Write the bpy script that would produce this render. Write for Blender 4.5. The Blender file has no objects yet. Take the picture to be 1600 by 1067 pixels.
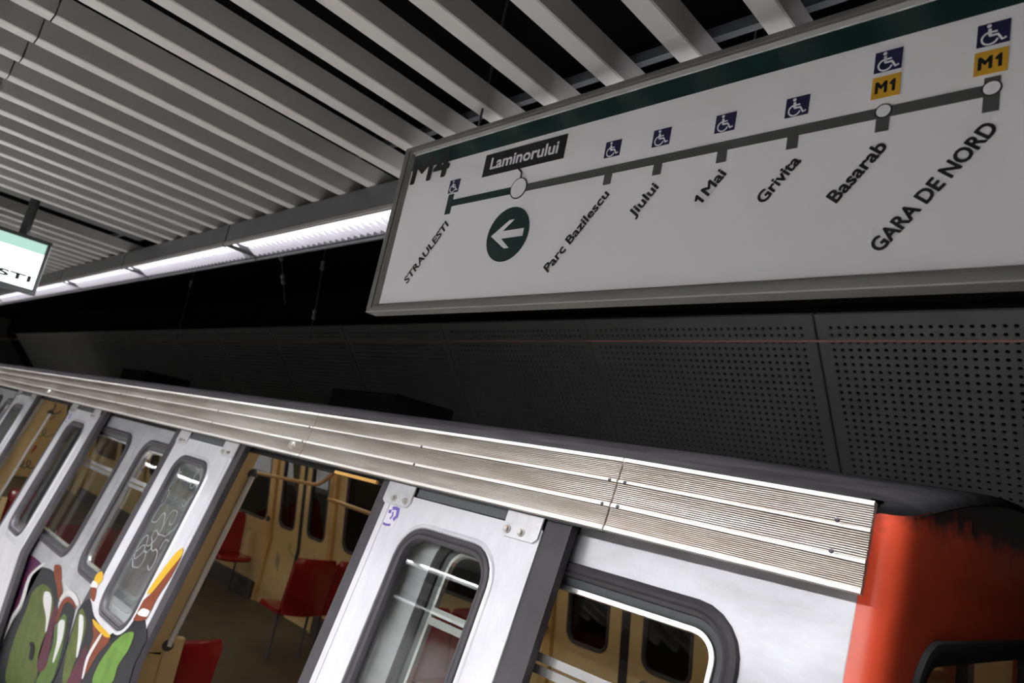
import bpy, bmesh, math, random
from mathutils import Matrix, Vector

random.seed(4)
scene = bpy.context.scene
COL = scene.collection

# ------------------------------------------------------------------ camera
# Geometry below is written with z measured from the camera's height; ZC lifts it so that the platform is z = 0.
ZC = 1.84
YAW, PITCH, ROLL = 0.803969, 0.196596, 0.204262
fwd = Vector((-math.sin(YAW) * math.cos(PITCH), math.cos(YAW) * math.cos(PITCH), math.sin(PITCH)))
right = Vector((math.cos(YAW), math.sin(YAW), 0))
up = right.cross(fwd)
r2 = math.cos(ROLL) * right + math.sin(ROLL) * up
u2 = -math.sin(ROLL) * right + math.cos(ROLL) * up
cam = bpy.data.cameras.new('camera')
cam.sensor_width = 36
cam.lens = 1098.09 / 1600 * 36
cam.clip_start = 0.05
cam.dof.use_dof = True
cam.dof.focus_distance = 1.9
cam.dof.aperture_fstop = 3.5
cam_o = bpy.data.objects.new('camera', cam)
cam_o.matrix_world = Matrix(((r2.x, u2.x, -fwd.x, 0), (r2.y, u2.y, -fwd.y, 0), (r2.z, u2.z, -fwd.z, ZC), (0, 0, 0, 1)))
COL.objects.link(cam_o)
scene.camera = cam_o

# ------------------------------------------------------------------ world, exposure
world = bpy.data.worlds.new('underground')
world.use_nodes = True
world.node_tree.nodes['Background'].inputs[0].default_value = (0, 0, 0, 1)   # no daylight reaches the station
scene.world = world
scene.view_settings.view_transform = 'Standard'
scene.view_settings.look = 'None'
scene.view_settings.gamma = 1
scene.view_settings.use_curve_mapping = False
scene.view_settings.exposure = 1.84
LAMP = 22.0          # platform luminaires, watts per module
LAMP_MID = 52.0      # the row along the middle of the platform, behind the viewer
LAMP_REAR = 16.0     # the rows over the other platform edge
LAMP_CAR = 1.9       # lamps inside the train
LAMP_SIGN = 0.9      # backlit direction sign

# ------------------------------------------------------------------ materials
def mat(name, col, rough=0.5, metal=0.0, noise=0.0, nscale=8.0, stretch=None, bump=0.0, spec=0.5, col2=None, coat=0.0):
    m = bpy.data.materials.new(name)
    m.use_nodes = True
    nt = m.node_tree
    b = nt.nodes['Principled BSDF']
    b.inputs['Base Color'].default_value = (*col, 1)
    b.inputs['Roughness'].default_value = rough
    b.inputs['Metallic'].default_value = metal
    b.inputs['Specular IOR Level'].default_value = spec
    b.inputs['Coat Weight'].default_value = coat
    if noise or bump or col2:
        tc = nt.nodes.new('ShaderNodeTexCoord')
        mp = nt.nodes.new('ShaderNodeMapping')
        if stretch:
            mp.inputs['Scale'].default_value = stretch
        nt.links.new(tc.outputs['Object'], mp.inputs['Vector'])
        n = nt.nodes.new('ShaderNodeTexNoise')
        n.inputs['Scale'].default_value = nscale
        n.inputs['Detail'].default_value = 6
        n.inputs['Roughness'].default_value = 0.65
        nt.links.new(mp.outputs['Vector'], n.inputs['Vector'])
        if noise or col2:
            c2 = col2 if col2 else tuple(max(0, c * (1 - noise)) for c in col)
            r = nt.nodes.new('ShaderNodeValToRGB')
            r.color_ramp.elements[0].position = 0.36
            r.color_ramp.elements[1].position = 0.62
            r.color_ramp.elements[0].color = (*c2, 1)
            r.color_ramp.elements[1].color = (*col, 1)
            nt.links.new(n.outputs['Fac'], r.inputs['Fac'])
            nt.links.new(r.outputs['Color'], b.inputs['Base Color'])
        if bump:
            bp = nt.nodes.new('ShaderNodeBump')
            bp.inputs['Strength'].default_value = bump
            bp.inputs['Distance'].default_value = 0.01
            nt.links.new(n.outputs['Fac'], bp.inputs['Height'])
            nt.links.new(bp.outputs['Normal'], b.inputs['Normal'])
    return m

def emit(name, col, strength):
    m = bpy.data.materials.new(name)
    m.use_nodes = True
    nt = m.node_tree
    nt.nodes.clear()
    e = nt.nodes.new('ShaderNodeEmission')
    e.inputs[0].default_value = (*col, 1)
    e.inputs[1].default_value = strength
    o = nt.nodes.new('ShaderNodeOutputMaterial')
    nt.links.new(e.outputs[0], o.inputs[0])
    return m

def glass(name, tint, refl=1.0, rough=0.0, haze=0.0, ior=1.5):
    m = bpy.data.materials.new(name)
    m.use_nodes = True
    nt = m.node_tree
    nt.nodes.clear()
    t = nt.nodes.new('ShaderNodeBsdfTransparent')
    t.inputs[0].default_value = (*tint, 1)
    g = nt.nodes.new('ShaderNodeBsdfGlossy')
    g.inputs['Roughness'].default_value = rough
    g.inputs[0].default_value = (refl, refl, refl, 1)
    lw = nt.nodes.new('ShaderNodeLayerWeight')          # same reflectance from either side of a pane
    lw.inputs[0].default_value = 0.5
    pw = nt.nodes.new('ShaderNodeMath')
    pw.operation = 'POWER'
    pw.inputs[1].default_value = 3.2
    nt.links.new(lw.outputs['Facing'], pw.inputs[0])
    f = nt.nodes.new('ShaderNodeMath')
    f.operation = 'MULTIPLY_ADD'
    f.inputs[1].default_value = 0.85
    f.inputs[2].default_value = ((ior - 1) / (ior + 1)) ** 2
    nt.links.new(pw.outputs[0], f.inputs[0])
    mx = nt.nodes.new('ShaderNodeMixShader')
    nt.links.new(f.outputs[0], mx.inputs[0])
    nt.links.new(t.outputs[0], mx.inputs[1])
    nt.links.new(g.outputs[0], mx.inputs[2])
    out = nt.nodes.new('ShaderNodeOutputMaterial')
    last = mx
    if haze:
        d = nt.nodes.new('ShaderNodeBsdfDiffuse')
        d.inputs[0].default_value = (0.62, 0.66, 0.66, 1)
        n = nt.nodes.new('ShaderNodeTexNoise')
        n.inputs['Scale'].default_value = 4
        n.inputs['Detail'].default_value = 5
        mul = nt.nodes.new('ShaderNodeMath')
        mul.operation = 'MULTIPLY'
        mul.inputs[1].default_value = haze
        nt.links.new(n.outputs['Fac'], mul.inputs[0])
        m2 = nt.nodes.new('ShaderNodeMixShader')
        nt.links.new(mul.outputs[0], m2.inputs[0])
        nt.links.new(mx.outputs[0], m2.inputs[1])
        nt.links.new(d.outputs[0], m2.inputs[2])
        last = m2
    nt.links.new(last.outputs[0], out.inputs[0])
    return m

M = dict(
    silver=mat('painted_aluminium', (0.72, 0.72, 0.75), 0.42, 0.25, noise=0.10, nscale=5, stretch=(3, 3, 0.7)),
    body=mat('brushed_steel_body', (0.56, 0.56, 0.58), 0.42, 0.40, noise=0.25, nscale=3, stretch=(1, 1, 2.5), bump=0.03),
    fascia=mat('ribbed_aluminium', (0.63, 0.585, 0.53), 0.4, 0.5, noise=0.30, nscale=2.2, stretch=(1, 1, 9), col2=(0.42, 0.36, 0.30)),
    bracket=mat('bracket_metal', (0.66, 0.66, 0.67), 0.35, 0.35, noise=0.15, nscale=20),
    bolt=mat('worn_steel', (0.55, 0.52, 0.48), 0.3, 0.9),
    rubber=mat('dark_rubber', (0.055, 0.050, 0.056), 0.55, noise=0.25, nscale=14),
    black=mat('black_paint', (0.008, 0.008, 0.009), 0.7),
    band=mat('polished_fascia_band', (0.86, 0.845, 0.81), 0.3, 0.5, noise=0.12, nscale=5, stretch=(1, 1, 6)),
    groove=mat('dirty_groove', (0.05, 0.045, 0.04), 0.7),
    insul=mat('grimy_insulator', (0.16, 0.155, 0.15), 0.6),
    rail_dark=mat('dark_rail_metal', (0.10, 0.105, 0.11), 0.5, 0.3),
    chrome=mat('polished_trim', (0.80, 0.79, 0.76), 0.22, 0.85, noise=0.12, nscale=9),
    cream=mat('cream_laminate', (0.60, 0.44, 0.21), 0.5, noise=0.12, nscale=4),
    cream_wood=mat('worn_ochre_post', (0.60, 0.39, 0.15), 0.45, noise=0.25, nscale=3, stretch=(6, 6, 0.6)),
    tan=mat('tan_handrail', (0.50, 0.30, 0.12), 0.35),
    pole=mat('grey_grab_pole', (0.75, 0.75, 0.75), 0.3, 0.3),
    redseat=mat('red_seat_plastic', (0.24, 0.010, 0.013), 0.25, coat=0.2),
    nose=mat('red_cab_paint', (0.80, 0.090, 0.034), 0.34, noise=0.14, nscale=3, bump=0.02),
    roof=mat('sooty_roof', (0.013, 0.0125, 0.013), 0.9, noise=0.45, nscale=3, stretch=(1, 3, 3), spec=0.0),
    carfloor=mat('brown_car_floor', (0.085, 0.068, 0.045), 0.6, noise=0.3, nscale=3),
    carceil=mat('car_ceiling', (0.45, 0.40, 0.30), 0.6),
    panel=mat('acoustic_panel_grey', (0.135, 0.135, 0.130), 0.9, noise=0.12, nscale=2, spec=0.1),
    void=mat('black_sprayed_void', (0.006, 0.006, 0.006), 0.95, spec=0.0),
    concrete=mat('dark_concrete', (0.05, 0.05, 0.048), 0.9, spec=0.1, noise=0.3, nscale=2),
    platform=mat('granite_platform', (0.40, 0.39, 0.37), 0.45, noise=0.3, nscale=40),
    wallwhite=mat('pale_wall_cladding', (0.60, 0.60, 0.59), 0.6, noise=0.1, nscale=2),
    slat=mat('grey_painted_slat', (0.50, 0.485, 0.465), 0.45, noise=0.05, nscale=3),
    housing=mat('luminaire_housing', (0.11, 0.114, 0.118), 0.5, 0.1, noise=0.15, nscale=6),
    lip=mat('luminaire_lip', (0.24, 0.215, 0.20), 0.5),
    louvre=mat('white_louvre', (0.80, 0.79, 0.83), 0.4),
    diffuser=emit('lit_diffuser', (0.92, 0.90, 1.0), 0.42),
    diffuser_rear=emit('lit_diffuser_rear', (0.96, 0.97, 1.0), LAMP_REAR),
    diffuser_mid=emit('lit_diffuser_mid', (0.97, 0.97, 1.0), LAMP_MID),
    carlamp=emit('car_lamp', (1.0, 0.86, 0.64), LAMP_CAR),
    signlit=emit('backlit_sign_face', (0.93, 1.0, 0.97), LAMP_SIGN),
    signgreen=emit('backlit_sign_green', (0.55, 0.86, 0.74), 0.26),
    signframe=mat('sign_frame_aluminium', (0.19, 0.187, 0.172), 0.42, 0.3, noise=0.1, nscale=5, stretch=(1, 6, 6)),
    signwhite=mat('sign_white_face', (0.84, 0.835, 0.85), 0.35),
    signgreen_d=mat('sign_dark_green', (0.008, 0.030, 0.027), 0.3),
    signgrey=mat('sign_grey_line', (0.075, 0.080, 0.078), 0.35),
    signblack=mat('sign_black_print', (0.012, 0.012, 0.013), 0.35),
    signblue=mat('sign_blue', (0.012, 0.012, 0.055), 0.35),
    signyellow=mat('sign_yellow', (0.66, 0.36, 0.025), 0.4),
    darkframe=mat('dark_sign_frame', (0.05, 0.055, 0.055), 0.45),
    copper=mat('copper_wire', (0.12, 0.055, 0.035), 0.6),
    glass=glass('window_glass', (0.93, 0.945, 0.93), 1.0, ior=1.42),
    glass_far=glass('far_window_glass', (0.42, 0.46, 0.42), 0.8, 0.02),
    glass_haze=glass('scratched_glass', (0.90, 0.93, 0.92), 1.0, 0.01, haze=0.18),
    scratch=mat('etched_scratch', (0.30, 0.32, 0.32), 0.7),
    sticker=mat('white_sticker', (0.75, 0.74, 0.80), 0.5),
    violet=mat('violet_print', (0.14, 0.09, 0.42), 0.5),
    yellowlamp=mat('amber_strip', (0.75, 0.42, 0.10), 0.35),
    g_dark=mat('spray_dark_grey', (0.022, 0.022, 0.025), 0.6, spec=0.2),
    g_olive=mat('spray_olive', (0.105, 0.136, 0.028), 0.6, spec=0.2, noise=0.3, nscale=12),
    g_moss=mat('spray_moss', (0.099, 0.167, 0.034), 0.6, spec=0.2, noise=0.25, nscale=12),
    g_lime=mat('spray_lime', (0.136, 0.260, 0.043), 0.6, spec=0.2, noise=0.25, nscale=12),
    g_white=mat('spray_white', (0.637, 0.629, 0.612), 0.6, spec=0.2),
    g_rust=mat('spray_rust', (0.223, 0.053, 0.022), 0.6, spec=0.2, noise=0.3, nscale=10),
    g_plum=mat('spray_plum', (0.099, 0.022, 0.040), 0.6, spec=0.2, noise=0.3, nscale=10),
    g_purple=mat('spray_purple', (0.136, 0.019, 0.043), 0.6, spec=0.2, noise=0.7, nscale=9, col2=(0.02, 0.02, 0.09)),
    g_yellow=mat('spray_yellow', (0.637, 0.383, 0.025), 0.6, spec=0.2),
    g_black=mat('spray_black', (0.005, 0.005, 0.005), 0.6, spec=0.2),
    tag_green=mat('marker_green', (0.06, 0.16, 0.10), 0.6),
    tag_blue=mat('marker_blue', (0.03, 0.04, 0.12), 0.6),
    tag_lime=mat('marker_lime', (0.22, 0.32, 0.06), 0.6),
    tag_red=mat('marker_red', (0.35, 0.03, 0.04), 0.6),
)

# brake-dust grime that has settled along the upper rim of the red cab end
nt = M['nose'].node_tree
bs = nt.nodes['Principled BSDF']
tc, sx, nz = nt.nodes.new('ShaderNodeTexCoord'), nt.nodes.new('ShaderNodeSeparateXYZ'), nt.nodes.new('ShaderNodeTexNoise')
nz.inputs['Scale'].default_value = 14
nz.inputs['Detail'].default_value = 8
ad, rp, mx = nt.nodes.new('ShaderNodeMath'), nt.nodes.new('ShaderNodeMapRange'), nt.nodes.new('ShaderNodeMix')
ad.operation = 'MULTIPLY_ADD'
ad.inputs[1].default_value = 0.16
rp.inputs['From Min'].default_value = ZC + 0.160
rp.inputs['From Max'].default_value = ZC + 0.205
mx.data_type = 'RGBA'
old = bs.inputs['Base Color'].links[0].from_socket
nt.links.new(tc.outputs['Object'], sx.inputs[0])
nt.links.new(tc.outputs['Object'], nz.inputs['Vector'])
nt.links.new(nz.outputs['Fac'], ad.inputs[0])
nt.links.new(sx.outputs['Z'], ad.inputs[2])
nt.links.new(ad.outputs[0], rp.inputs['Value'])
nt.links.new(rp.outputs[0], mx.inputs['Factor'])
nt.links.new(old, mx.inputs['A'])
mx.inputs['B'].default_value = (0.03, 0.022, 0.02, 1)
nt.links.new(mx.outputs['Result'], bs.inputs['Base Color'])

# ------------------------------------------------------------------ mesh helpers
class MB:
    """collects geometry of ONE part; z is camera-relative and lifted by ZC on build"""
    def __init__(self):
        self.v, self.f = [], []
    def add(self, vs, fs):
        o = len(self.v)
        self.v += [tuple(p) for p in vs]
        self.f += [tuple(i + o for i in f) for f in fs]
        return self
    def box(self, x0, x1, y0, y1, z0, z1, c=0.0):
        """box; c chamfers the edges that run along the longest axis"""
        d = [x1 - x0, y1 - y0, z1 - z0]
        lo = (x0, y0, z0)
        if c <= 0:
            vs = [(x, y, z) for z in (z0, z1) for y in (y0, y1) for x in (x0, x1)]
            return self.add(vs, [(0, 2, 3, 1), (4, 5, 7, 6), (0, 1, 5, 4), (2, 6, 7, 3), (0, 4, 6, 2), (1, 3, 7, 5)])
        a = max(range(3), key=lambda i: d[i])
        b, e = [i for i in range(3) if i != a]
        B, E = d[b], d[e]
        loop = [(c, 0), (B - c, 0), (B, c), (B, E - c), (B - c, E), (c, E), (0, E - c), (0, c)]
        vs = []
        for t in (0, d[a]):
            for p, q in loop:
                w = [0, 0, 0]
                w[a], w[b], w[e] = lo[a] + t, lo[b] + p, lo[e] + q
                vs.append(tuple(w))
        fs = [tuple(range(7, -1, -1)), tuple(range(8, 16))] + [(i, (i + 1) % 8, (i + 1) % 8 + 8, i + 8) for i in range(8)]
        return self.add(vs, fs)
    def tube(self, path, r, n=10, cap=True):
        pts = [Vector(p) for p in path]
        prev = None
        rings = []
        for i, p in enumerate(pts):
            d = (pts[min(i + 1, len(pts) - 1)] - pts[max(i - 1, 0)]).normalized()
            if prev is None:
                a = Vector((0, 0, 1)) if abs(d.z) < 0.9 else Vector((1, 0, 0))
                s = d.cross(a).normalized()
            else:
                s = (prev - d * prev.dot(d)).normalized()
            prev = s
            t = d.cross(s)
            rr = r[i] if isinstance(r, (list, tuple)) else r
            rings.append([p + s * rr * math.cos(2 * math.pi * k / n) + t * rr * math.sin(2 * math.pi * k / n) for k in range(n)])
        vs = [p for ring in rings for p in ring]
        fs = [(i * n + k, i * n + (k + 1) % n, (i + 1) * n + (k + 1) % n, (i + 1) * n + k) for i in range(len(pts) - 1) for k in range(n)]
        if cap:
            fs += [tuple(range(n - 1, -1, -1)), tuple(range((len(pts) - 1) * n, len(pts) * n))]
        return self.add(vs, fs)
    def extrude_x(self, prof, x0, x1, closed=True):
        n = len(prof)
        vs = [(x, y, z) for x in (x0, x1) for y, z in prof]
        m = n if closed else n - 1
        fs = [(i, (i + 1) % n, (i + 1) % n + n, i + n) for i in range(m)]
        if closed:
            fs += [tuple(range(n - 1, -1, -1)), tuple(range(n, 2 * n))]
        return self.add(vs, fs)
    def loops(self, loops, closed_ends=False, cyclic=True):
        n = len(loops[0])
        vs = [p for l in loops for p in l]
        fs = []
        for i in range(len(loops) - 1):
            for k in range(n if cyclic else n - 1):
                fs.append((i * n + k, i * n + (k + 1) % n, (i + 1) * n + (k + 1) % n, (i + 1) * n + k))
        if closed_ends:
            fs += [tuple(range(n - 1, -1, -1)), tuple(range((len(loops) - 1) * n, len(loops) * n))]
        return self.add(vs, fs)
    def mesh(self, name, smooth=False):
        me = bpy.data.meshes.new(name)
        me.from_pydata([(x, y, z + ZC) for x, y, z in self.v], [], self.f)
        bm = bmesh.new()
        bm.from_mesh(me)
        bmesh.ops.recalc_face_normals(bm, faces=bm.faces)
        bm.to_mesh(me)
        bm.free()
        if smooth:
            for p in me.polygons:
                p.use_smooth = True
            me.set_sharp_from_angle(angle=math.radians(40))
        return me
    def build(self, name, material, parent=None, smooth=False, label=None):
        return link(name, self.mesh(name, smooth), material, parent, label)

def link(name, me, material, parent=None, label=None):
    o = bpy.data.objects.new(name, me)
    if material and not me.materials:
        me.materials.append(M[material] if isinstance(material, str) else material)
    COL.objects.link(o)
    if parent is not None:
        o.parent = parent
        o.matrix_parent_inverse = Matrix.Translation(-Vector(WPOS.get(parent.name, (0, 0, 0))))
    if label:
        o['label'] = label
    return o

WPOS = {}
def thing(name, loc, label, cat, group=None, kind=None):
    o = bpy.data.objects.new(name, None)
    o.empty_display_size = 0.1
    o.location = (loc[0], loc[1], loc[2] + ZC)
    COL.objects.link(o)
    WPOS[o.name] = tuple(o.location)
    return tag(o, label, cat, group, kind)

def tag(o, label=None, cat=None, group=None, kind=None):
    if label: o['label'] = label
    if cat: o['category'] = cat
    if group: o['group'] = group
    if kind: o['kind'] = kind
    return o

def rr_loop(a0, a1, b0, b1, r, k=6):
    """rounded rectangle loop, 4*(k+1) points"""
    pts = []
    for cx, cy, s in ((a1 - r, b1 - r, 0), (a0 + r, b1 - r, 1), (a0 + r, b0 + r, 2), (a1 - r, b0 + r, 3)):
        for i in range(k + 1):
            t = math.pi / 2 * (s + i / k)
            pts.append((cx + r * math.cos(t), cy + r * math.sin(t)))
    return pts

def rect_loop(a0, a1, b0, b1, inner, k=6):
    """points on a plain rectangle matched one by one to rr_loop's points"""
    pts = []
    h = k // 2
    for s in range(4):
        seg = inner[s * (k + 1):(s + 1) * (k + 1)]
        cx, cy = ((a1, b1), (a0, b1), (a0, b0), (a1, b0))[s]
        p0, p1 = seg[0], seg[-1]
        st = (cx, p0[1]) if s in (0, 2) else (p0[0], cy)
        en = (p1[0], cy) if s in (0, 2) else (cx, p1[1])
        for i in range(k + 1):
            if i <= h:
                t = i / h
                pts.append((st[0] + (cx - st[0]) * t, st[1] + (cy - st[1]) * t))
            else:
                t = (i - h) / (k - h)
                pts.append((cx + (en[0] - cx) * t, cy + (en[1] - cy) * t))
    return pts

# the train's side leans inwards above the waist: (u along X, w down the side, n outwards)
TILT, KZ = 0.222, 1.08
SEC = math.hypot(1, TILT)
WK = KZ * SEC
def side(Y0):
    def f(u, w, n=0.0):
        if w <= WK:
            return (u, Y0 - TILT / SEC * w - n / SEC, -w / SEC + TILT / SEC * n)
        return (u, Y0 - TILT * KZ - n, -KZ - (w - WK))
    return f
def far_side(Y0):
    """the opposite wall, mirrored; n points into the car"""
    def f(u, w, n=0.0):
        t = 0.17
        s = math.hypot(1, t)
        wk = 1.16 * s
        if w <= wk:
            return (u, Y0 - t * (1.16 - w / s) - n, -w / s)
        return (u, Y0 - n, -1.16 - (w - wk))
    return f

def plate(mb, F, a0, a1, b0, b1, hole, r, n0, n1, k=6):
    """slab with a rounded opening, outer face at n0, inner at n1"""
    inn = rr_loop(*hole, r, k)
    out = rect_loop(a0, a1, b0, b1, inn, k)
    mb.loops([[F(*p, n1) for p in out], [F(*p, n0) for p in out], [F(*p, n0) for p in inn], [F(*p, n1) for p in inn], [F(*p, n1) for p in out]])
    return mb

def ring(mb, F, rect, r, prof, k=6):
    """moulding round a rounded rectangle; prof = [(inset, n), ...]"""
    L = []
    for ins, n in prof:
        a0, a1, b0, b1 = rect
        L.append([F(*p, n) for p in rr_loop(a0 + ins, a1 - ins, b0 + ins, b1 - ins, max(0.006, r - ins), k)])
    mb.loops(L)
    return mb

def pane(mb, F, rect, r, n0, n1, k=6):
    L = rr_loop(*rect, r, k)
    mb.loops([[F(*p, n0) for p in L], [F(*p, n1) for p in L]], closed_ends=True)
    return mb

def slab(mb, F, a0, a1, b0, b1, n0, n1):
    q = [(a0, b0), (a1, b0), (a1, b1), (a0, b1)]
    mb.loops([[F(*p, n0) for p in q], [F(*p, n1) for p in q]], closed_ends=True)
    return mb

def bent_slab(mb, F, a0, a1, bs, n0, n1):
    """strip that follows the waist bend; bs = list of w values"""
    mb.loops([[F(a0, b, n0), F(a1, b, n0), F(a1, b, n1), F(a0, b, n1)] for b in bs], closed_ends=True)
    return mb

def bolt(F, u, w, n, r, h, name, material, parent):
    mb = MB()
    L = []
    for rr, hh in ((r * 1.5, 0), (r * 1.5, h * 0.25), (r, h * 0.3), (r, h * 0.8), (r * 0.7, h)):
        L.append([F(u + rr * math.cos(2 * math.pi * i / 10), w + rr * math.sin(2 * math.pi * i / 10), n + hh) for i in range(10)])
    mb.loops(L, closed_ends=True)
    return mb.build(name, material, parent, smooth=True)

def ribbon(pts, w):
    """flat stroke outline around a polyline (2-D)"""
    L, R = [], []
    for i, p in enumerate(pts):
        a = pts[max(i - 1, 0)]
        b = pts[min(i + 1, len(pts) - 1)]
        dx, dy = b[0] - a[0], b[1] - a[1]
        l = math.hypot(dx, dy) or 1
        ww = w[i] if isinstance(w, (list, tuple)) else w
        L.append((p[0] - dy / l * ww / 2, p[1] + dx / l * ww / 2))
        R.append((p[0] + dy / l * ww / 2, p[1] - dx / l * ww / 2))
    return L, R

def add_ribbon(mb, F, pts, w, n0, n1):
    L, R = ribbon(pts, w)
    mb.loops([[F(*l, n1), F(*r_, n1), F(*r_, n0), F(*l, n0)] for l, r_ in zip(L, R)], closed_ends=True)

def flat_poly(F, pts, n, kink=None, thick=0.0006):
    """thin paint film of a 2-D outline laid on surface F, creased where the surface bends"""
    bm = bmesh.new()
    f = bm.faces.new([bm.verts.new((a, b, 0)) for a, b in pts])
    bmesh.ops.triangulate(bm, faces=[f])
    if kink is not None:
        bmesh.ops.bisect_plane(bm, geom=bm.verts[:] + bm.edges[:] + bm.faces[:], plane_co=(0, kink, 0), plane_no=(0, 1, 0))
    mb = MB()
    bm.verts.ensure_lookup_table()
    bm.verts.index_update()
    mb.add([F(v.co.x, v.co.y, n) for v in bm.verts], [[v.index for v in fc.verts] for fc in bm.faces])
    bm.free()
    return mb

def text_mesh(name, body, start, end, cap, F, n, bold=0.0, one=0):
    """printed lettering: baseline from start to end (2-D), cap height cap, laid on F; bold = extra stroke width in cap heights"""
    cu = bpy.data.curves.new(name, 'FONT')
    cu.body = body
    cu.size = 1.0
    cu.resolution_u = 3
    o = bpy.data.objects.new(name, cu)
    COL.objects.link(o)
    dg = bpy.context.evaluated_depsgraph_get()
    src = bpy.data.meshes.new_from_object(o.evaluated_get(dg))
    bpy.data.objects.remove(o)
    bpy.data.curves.remove(cu)
    co = [(v.co.x, v.co.y) for v in src.vertices]
    fs = [tuple(p.vertices) for p in src.polygons]
    bpy.data.meshes.remove(src)
    if one:                                   # a figure 1 with a flag, before or after the word
        c0, c1 = min(c[0] for c in co), max(c[0] for c in co)
        ox = c0 - 0.56 if one < 0 else c1 + 0.20
        g = [(0.0, 0.50), (0.06, 0.42), (0.17, 0.50), (0.17, 0.0), (0.27, 0.0), (0.27, 0.70), (0.20, 0.70)]
        n0 = len(co)
        co += [(ox + x, y) for x, y in g]
        fs += [(n0, n0 + 1, n0 + 2, n0 + 6), (n0 + 2, n0 + 3, n0 + 4, n0 + 5, n0 + 6)]
    x0, x1 = min(c[0] for c in co), max(c[0] for c in co)
    L = math.hypot(end[0] - start[0], end[1] - start[1])
    dx, dy = (end[0] - start[0]) / L, (end[1] - start[1]) / L
    capf = 0.70
    mb = MB()
    sh = bold * cap / 2
    for i, (ox, oy) in enumerate([(0, 0)] + ([(math.cos(k * math.pi / 4), math.sin(k * math.pi / 4)) for k in range(8)] if bold else [])):
        vs = []
        for x, y in co:
            a = (x - x0) / (x1 - x0) * (L - 2 * sh) + sh * (1 + ox)
            b = y / capf * (cap - 2 * sh) + sh * (1 + oy)
            vs.append(F(start[0] + a * dx - b * dy, start[1] + a * dy + b * dx, n + i * 0.00001))
        mb.add(vs, fs)
    return mb.mesh(name)

# ------------------------------------------------------------------ the station
XA, XB = -26.0, 6.0
FL = -1.84
mb = MB().box(XA, XB, -4.6, 1.22, FL - 0.25, FL)
tag(mb.build('floor', 'platform'), 'grey granite island platform', None, None, 'structure')
mb = MB().box(XA, XB, 1.22, 6.4, FL - 1.25, FL - 1.05)
tag(mb.build('floor_trackbed', 'concrete'), 'dark track bed below the platform edge', None, None, 'structure')
mb = MB().box(XA, XB, 1.0, 1.2, FL - 1.05, FL - 0.25)
tag(mb.build('wall_platform_edge', 'concrete'), 'concrete face under the platform edge', None, None, 'structure')
mb = MB().box(XA, XB, -8.4, -4.6, FL - 1.25, FL - 1.05)
tag(mb.build('floor_far_trackbed', 'concrete'), 'track bed on the far side of the platform', None, None, 'structure')
mb = MB().box(XA, XB, -8.6, -8.4, FL - 1.25, 1.9)
tag(mb.build('wall_rear', 'wallwhite'), 'pale clad wall behind the far track', None, None, 'structure')
mb = MB().box(XA - 0.2, XA, -8.6, 6.6, FL - 1.25, 1.9)
tag(mb.build('wall_left', 'concrete'), 'dark end wall far down the platform', None, None, 'structure')
mb = MB().box(XB, XB + 0.2, -8.6, 6.6, FL - 1.25, 1.9)
tag(mb.build('wall_right', 'concrete'), 'dark end wall behind the viewer', None, None, 'structure')

# slab painted black, with the slatted ceiling hung below it
mb = MB().box(XA, XB, -8.6, 6.6, 1.8, 1.95)
ceiling = tag(mb.build('ceiling', 'void'), 'slatted grey metal ceiling below a black void', None, None, 'structure')
SL_W, SL_H, SL_P, ZS = 0.068, 0.080, 0.2525, 1.2
def slat_mesh(y0, y1):
    m = MB()
    t = 0.004
    prof = [(0, SL_H), (0, 0.004), (0.004, 0), (SL_W - 0.004, 0), (SL_W, 0.004), (SL_W, SL_H), (SL_W - t, SL_H), (SL_W - t, t), (t, t), (t, SL_H)]
    m.loops([[(x, y, ZS + z) for x, z in prof] for y in (y0, y1)], closed_ends=True)
    return m.mesh('slat')
sa, sb = slat_mesh(0.262, 1.80), slat_mesh(-4.3, 0.257)
k = -14
while True:
    x = -0.787 - SL_P * k
    if x < -17: break
    if not (-6.16 < x < -5.74):
        for me in (sa, sb):
            o = link('slat', me, 'slat', ceiling)
            o.location.x = x
    k += 1
for y in (0.26, 1.46, -1.6, -3.4):
    MB().box(-17, 2.8, y - 0.012, y + 0.012, ZS + SL_H + 0.001, ZS + SL_H + 0.035).build('carrier_rail', 'rail_dark', ceiling)
for x in (-16, -13, -10.4, -7.6, -4.7, -1.9, 0.9):
    for y in (0.26, -1.6):
        MB().tube([(x + 0.03, y, ZS + SL_H + 0.03), (x + 0.03, y, 1.81)], 0.004, 6).build('ceiling_hanger', 'rail_dark', ceiling)
mb = MB().box(-6.02, -5.86, -4.3, 1.56, ZS + 0.06, ZS + 0.20, 0.006)
tag(mb.build('trim_1', 'rail_dark'), 'grey cross beam between two bays of slats', None, None, 'structure')

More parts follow.
